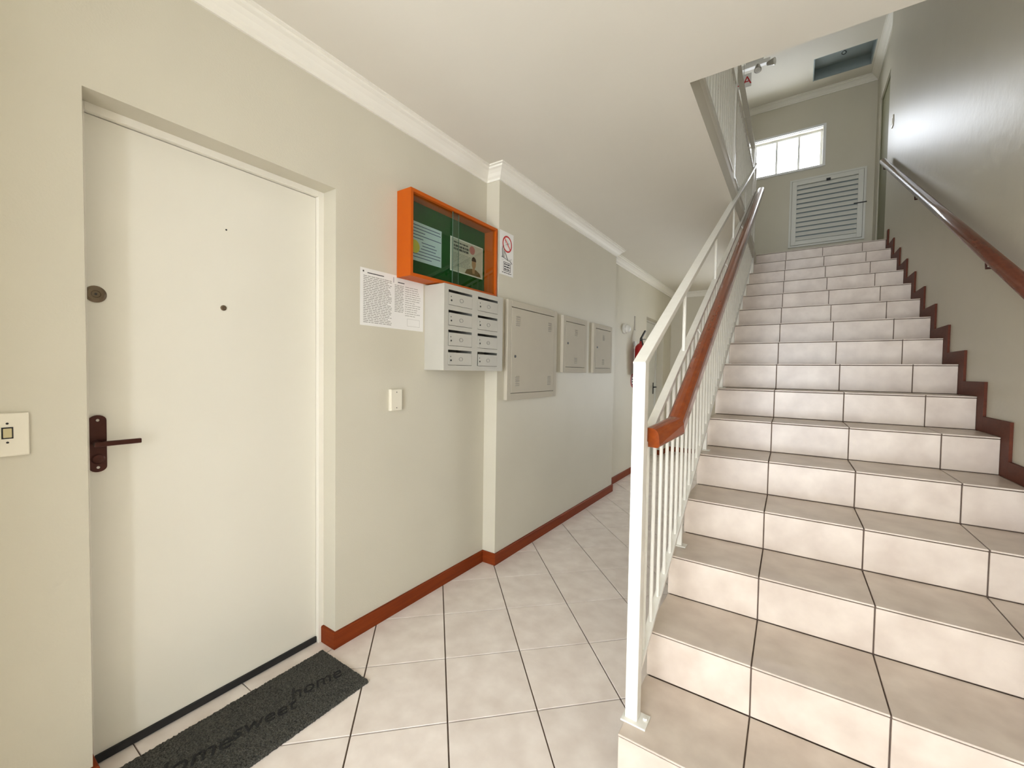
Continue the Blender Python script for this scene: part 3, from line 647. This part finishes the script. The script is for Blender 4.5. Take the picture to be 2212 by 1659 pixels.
for ri, r in enumerate(rows):
    for ci, (a, b) in enumerate(cols):
        ajar = (ri == 3 and ci == 1); gap = .0145
        dl = .010 if ajar else (.005 if (ci == 0 and ri in (1, 2)) else .002)
        dr = box('letter_door', mx_-.004, mx_+.0015, a+dl, b-.002, r[0]+.002, r[1]-gap, 'mailbox', mb, .001)
        yc, zc = (a+b)/2+.004, (r[0]+r[1]-gap)/2
        bo = [(yc+.017*math.cos(t), zc+.012*math.sin(t)) for t in [2*math.pi*i/20 for i in range(20)]]; bi = [(yc+.013*math.cos(t), zc+.0085*math.sin(t)) for t in [2*math.pi*i/20 for i in range(20)]]
        nn = 20; v = [(mx_+.0016, *q) for q in bo] + [(mx_+.0016, *q) for q in bi] + [(mx_+.003, *q) for q in bo] + [(mx_+.003, *q) for q in bi]
        f = []
        for i in range(nn):
            j = (i+1) % nn; f += [(2*nn+i, 2*nn+j, 3*nn+j, 3*nn+i), (i, j, 2*nn+j, 2*nn+i), (nn+i, 3*nn+i, 3*nn+j, nn+j), (i, nn+i, nn+j, j)]
        mesh_obj('oval_badge', v, f, 'greyink', dr)
        MB().lathe((mx_+.0015, a+.022, zc-.008), [(.0005, 0), (.005, 0), (.005, .002), (.0005, .002)], 12, (1, 0, 0)).build('lock', 'black', dr)
        MB().box(mx_+.0015, mx_+.0022, a+.017, a+.022, zc+.010, zc+.016).build('rivet', 'black', dr)
adopt(mb)

# flush service panels on the projecting wall
def service_panel(label, y0, y1, z0, z1, vents4, keyf):
    X = .1042; t = thing('service_panel', label, 'panel', (X, (y0+y1)/2, z0), 'service panels on the projecting wall'); b_ = .045; pr = .028
    w = MB(); w.box(X, X+pr, y0, y0+b_, z0, z1); w.box(X, X+pr, y1-b_, y1, z0, z1); w.box(X, X+pr, y0+b_, y1-b_, z1-b_, z1); w.box(X, X+pr, y0+b_, y1-b_, z0, z0+b_)
    w.build('frame', 'panel', t, .003)
    a, b, c, d_ = y0+b_+.003, y1-b_-.003, z0+b_+.003, z1-b_-.005
    box('recess', X, X+.004, y0+b_, y1-b_, z0+b_, z1-b_, 'black', t)
    dr = box('panel_door', X+.005, X+pr+.001, a, b, c, d_, 'panel', t, .002)
    ky = a+.045*(1 if vents4 else .8); MB().lathe((X+pr+.001, ky, z0+(z1-z0)*keyf), [(.0005, 0), (.010, 0), (.009, .004), (.0005, .004)], 14, (1, 0, 0)).build('lock', 'black', dr)
    spots = [(a+.075, c+.085), (b-.075, c+.085), (a+.075, d_-.085), (b-.075, d_-.085)] if vents4 else [((a+b)/2, c+.07), ((a+b)/2, d_-.07)]
    for (vy, vz) in spots:
        for i in range(5 if vents4 else 4):
            zz = vz + (i-2)*.015
            MB().box(X+pr+.0011, X+pr+.0016, vy-.026, vy+.026, zz-.0075, zz-.004).build('vent_slit_shade', 'greyink', dr)  # dark strip painted as the shade in the slit below each louver
            MB().add([(X+pr+.0012, vy-.026, zz-.004), (X+pr+.0012, vy+.026, zz-.004), (X+pr+.0012, vy+.026, zz+.004), (X+pr+.0012, vy-.026, zz+.004), (X+pr+.006, vy-.024, zz-.003), (X+pr+.006, vy+.024, zz-.003)],
                     [(0, 1, 5, 4), (4, 5, 2, 3), (0, 4, 3), (1, 2, 5), (0, 3, 2, 1)]).build('vent_louver', 'panel', dr)
    adopt(t); return t
service_panel('large square beige service panel with vents in four corners', 2.340, 3.043, 1.110, 1.797, True, .44)
service_panel('small beige service panel next to the large one', 3.160, 3.642, 1.305, 1.786, False, .52)
service_panel('small beige service panel nearest the end of projecting wall', 3.800, 4.282, 1.305, 1.786, False, .52)

# no-smoking sign
ns = thing('no_smoking_sign', 'white no-smoking sign with red ring on projecting wall', 'sign', (.104, 2.35, 1.957))
ya, yb, za, zb = 2.272, 2.432, 1.957, 2.247; X = .1045
box('sheet', X, X+.0015, ya, yb, za, zb, 'paper', ns)
cy, cz, R1, R2 = 2.357, 2.168, .056, .045; nn = 32
v = [(X+.0017, cy+r*math.cos(2*math.pi*i/nn), cz+r*math.sin(2*math.pi*i/nn)) for r in (R1, R2) for i in range(nn)]
mesh_obj('red_ring', v, [(i, (i+1) % nn, nn+(i+1) % nn, nn+i) for i in range(nn)], 'redink', ns)
MB().bar((X+.0018, cy-.033, cz+.033), (X+.0018, cy+.033, cz-.033), .0004, .009, (1, 0, 0)).build('red_slash', 'redink', ns)
w = MB(); w.bar((X+.0017, cy-.024, cz-.010), (X+.0017, cy+.026, cz+.012), .0003, .009, (1, 0, 0)); w.tube([(X+.0017, cy-.026, cz+.002), (X+.0017, cy-.020, cz+.014), (X+.0017, cy-.028, cz+.024)], .0012, 6); w.build('cigarette_mark', 'ink', ns)
w = MB()
for p, q in (((2.293, 2.135), (2.318, 2.150)), ((2.300, 2.135), (2.302, 2.07)), ((2.318, 2.130), (2.318, 2.072)), ((2.325, 2.115), (2.362, 2.062)), ((2.29, 2.075), (2.375, 2.058)), ((2.37, 2.058), (2.412, 2.078)), ((2.295, 2.052), (2.318, 2.058)), ((2.385, 2.062), (2.415, 2.045))):
    w.bar((X+.0017, *p), (X+.0017, *q), .0003, .007, (1, 0, 0))
w.build('figure_strokes', 'ink', ns)
w = MB(); bx0, bx1, bz0, bz1 = 2.315, 2.40, 1.985, 2.045
for a, b, c, dd in ((bx0, bx1, bz0, bz0+.004), (bx0, bx1, bz1-.004, bz1), (bx0, bx0+.004, bz0, bz1), (bx1-.004, bx1, bz0, bz1)): w.box(X+.0016, X+.0019, a, b, c, dd)
text_lines(w, X+.0016, bx0+.009, bx1-.007, bz1-.014, bz0+.013, 3, .009, .2, 9); text_lines(w, X+.0016, 2.30, 2.41, 1.974, 1.974, 1, .005, .1, 10)
w.build('boxed_print', 'ink', ns); adopt(ns)

# fire extinguisher group on the far corridor wall
fe = thing('fire_extinguisher', 'red fire extinguisher hung on the far corridor wall', 'extinguisher', (.09, 5.42, 1.275))
cx, cy = .092, 5.42
MB().lathe((cx, cy, 1.335), [(.0005, 0), (.070, 0), (.076, .008), (.076, .285), (.070, .315), (.045, .345), (.022, .358), (.020, .385), (.0005, .385)], 28).build('cylinder', 'red', fe, smooth=True)
MB().lathe((cx, cy, 1.275), [(.0005, 0), (.072, 0), (.078, .01), (.078, .065), (.0005, .065)], 28).build('base_skirt', 'black', fe)
w = MB(); w.lathe((cx, cy, 1.715), [(.0005, 0), (.018, 0), (.018, .04), (.0005, .04)], 14); w.bar((cx, cy-.01, 1.750), (cx+.02, cy+.10, 1.860), .022, .018); w.bar((cx, cy-.02, 1.740), (cx+.02, cy+.10, 1.750), .020, .012); w.build('valve_handle', 'black', fe, .003)
w = MB(); w.tube([(cx, cy-.02, 1.745), (cx+.03, cy-.07, 1.730), (cx+.05, cy-.085, 1.660), (cx+.045, cy-.082, 1.460), (cx+.03, cy-.085, 1.380)], .009, 10); w.build('hose', 'black', fe, smooth=True)
lb = MB(); nn = 10; v = [(cx+.0768*math.cos(a), cy+.0768*math.sin(a), z) for z in (1.460, 1.590) for a in [math.radians(-75+i*9) for i in range(nn)]]
mesh_obj('label_sticker', v, [(i, i+1, nn+i+1, nn+i) for i in range(nn-1)], 'paper', fe)
box('wall_hook', .0004, .03, cy-.02, cy+.02, 1.660, 1.720, 'steel', fe, .002); adopt(fe)
rs = thing('round_sign', 'round red sign plate on the wall beneath the extinguisher', 'sign', (0, 5.40, 1.21))
MB().cyl((.0005, 5.40, 1.21), (.003, 5.40, 1.21), .090, 32).build('plate', 'red', rs); MB().cyl((.0031, 5.40, 1.21), (.0036, 5.40, 1.21), .064, 32).build('dark_disc', 'ink', rs)
w = MB()
for i, hw_ in enumerate((.035, .045, .035)): w.box(.0037, .0041, 5.40-hw_, 5.40+hw_, 1.21+(i-1)*.033-.008, 1.21+(i-1)*.033+.008)
w.build('white_bands', 'paper', rs); adopt(rs)
sg = thing('edge_plaque', 'narrow grey plaque on the wall above the extinguisher', 'plaque', (0, 5.43, 1.95))
box('plate', .0005, .004, 5.405, 5.455, 1.865, 2.045, 'greyink', sg, .001); box('border', .0041, .0046, 5.412, 5.448, 1.875, 2.035, 'panel', sg); adopt(sg)
el = thing('bulkhead_lamp', 'small rounded white bulkhead lamp on wall beyond the service panels', 'lamp', (0, 4.98, 1.87))
MB().lathe((.0005, 5.02, 1.845), [(.0005, 0), (.062, 0), (.062, .02), (.055, .03), (.0005, .03)], 24, (1, 0, 0)).build('base', 'lamp', el, smooth=False)
MB().lathe((.030, 5.02, 1.845), [(.054, 0), (.05, .022), (.036, .042), (.018, .052), (.0005, .054)], 24, (1, 0, 0)).build('diffuser', 'lamp', el, smooth=True); adopt(el)

# ------------------------------------------------------------------ doormat
dm = thing('doormat', 'charcoal fibre doormat with raised script lettering at the flat door', 'doormat', (.145, .72, 0))
mx0, mx1, my0, my1 = -.021, .312, .335, 1.097; nx, ny = 90, 200; rr = random.Random(5); V = []; Fc = []
for j in range(ny+1):
    for i in range(nx+1):
        e = min(i, nx-i, j, ny-j); z = .0125 + rr.uniform(-.0022, .0022) if e else .004
        sk = .020*(j/ny-.5)*0
        jx = rr.uniform(-.0016, .0016) if i in (0, nx) else 0; jy = rr.uniform(-.002, .002) if j in (0, ny) else 0
        V.append((mx0+(mx1-mx0)*i/nx+jx, my0+(my1-my0)*j/ny+jy, z))
for j in range(ny):
    for i in range(nx): a = j*(nx+1)+i; Fc.append((a, a+1, a+nx+2, a+nx+1))
b0 = len(V); edge = [i for i in range(nx+1)] + [j*(nx+1)+nx for j in range(1, ny+1)] + [ny*(nx+1)+i for i in range(nx-1, -1, -1)] + [j*(nx+1) for j in range(ny-1, 0, -1)]
V += [(V[i][0], V[i][1], .0004) for i in edge]; m_ = len(edge)
Fc += [(edge[i], edge[(i+1) % m_], b0+(i+1) % m_, b0+i) for i in range(m_)]
mesh_obj('pile', V, Fc, 'mat', dm)
def matframe(x, y, z): return Matrix(((0, -1, 0, x), (1, 0, 0, y), (0, 0, 1, z), (0, 0, 0, 1)))
RZ = Matrix.Rotation(math.radians(-12), 4, 'Z')
text_mesh('home', .088, .0010, 'matletter', 'lettering', dm, matframe(.155, .955, .0142) @ RZ, shear=.3)
text_mesh('sweet', .088, .0010, 'matletter', 'lettering', dm, matframe(.165, .748, .0142) @ RZ, shear=.3)
text_mesh('Home', .098, .0010, 'matletter', 'lettering', dm, matframe(.135, .520, .0142) @ RZ, shear=.3)
adopt(dm)
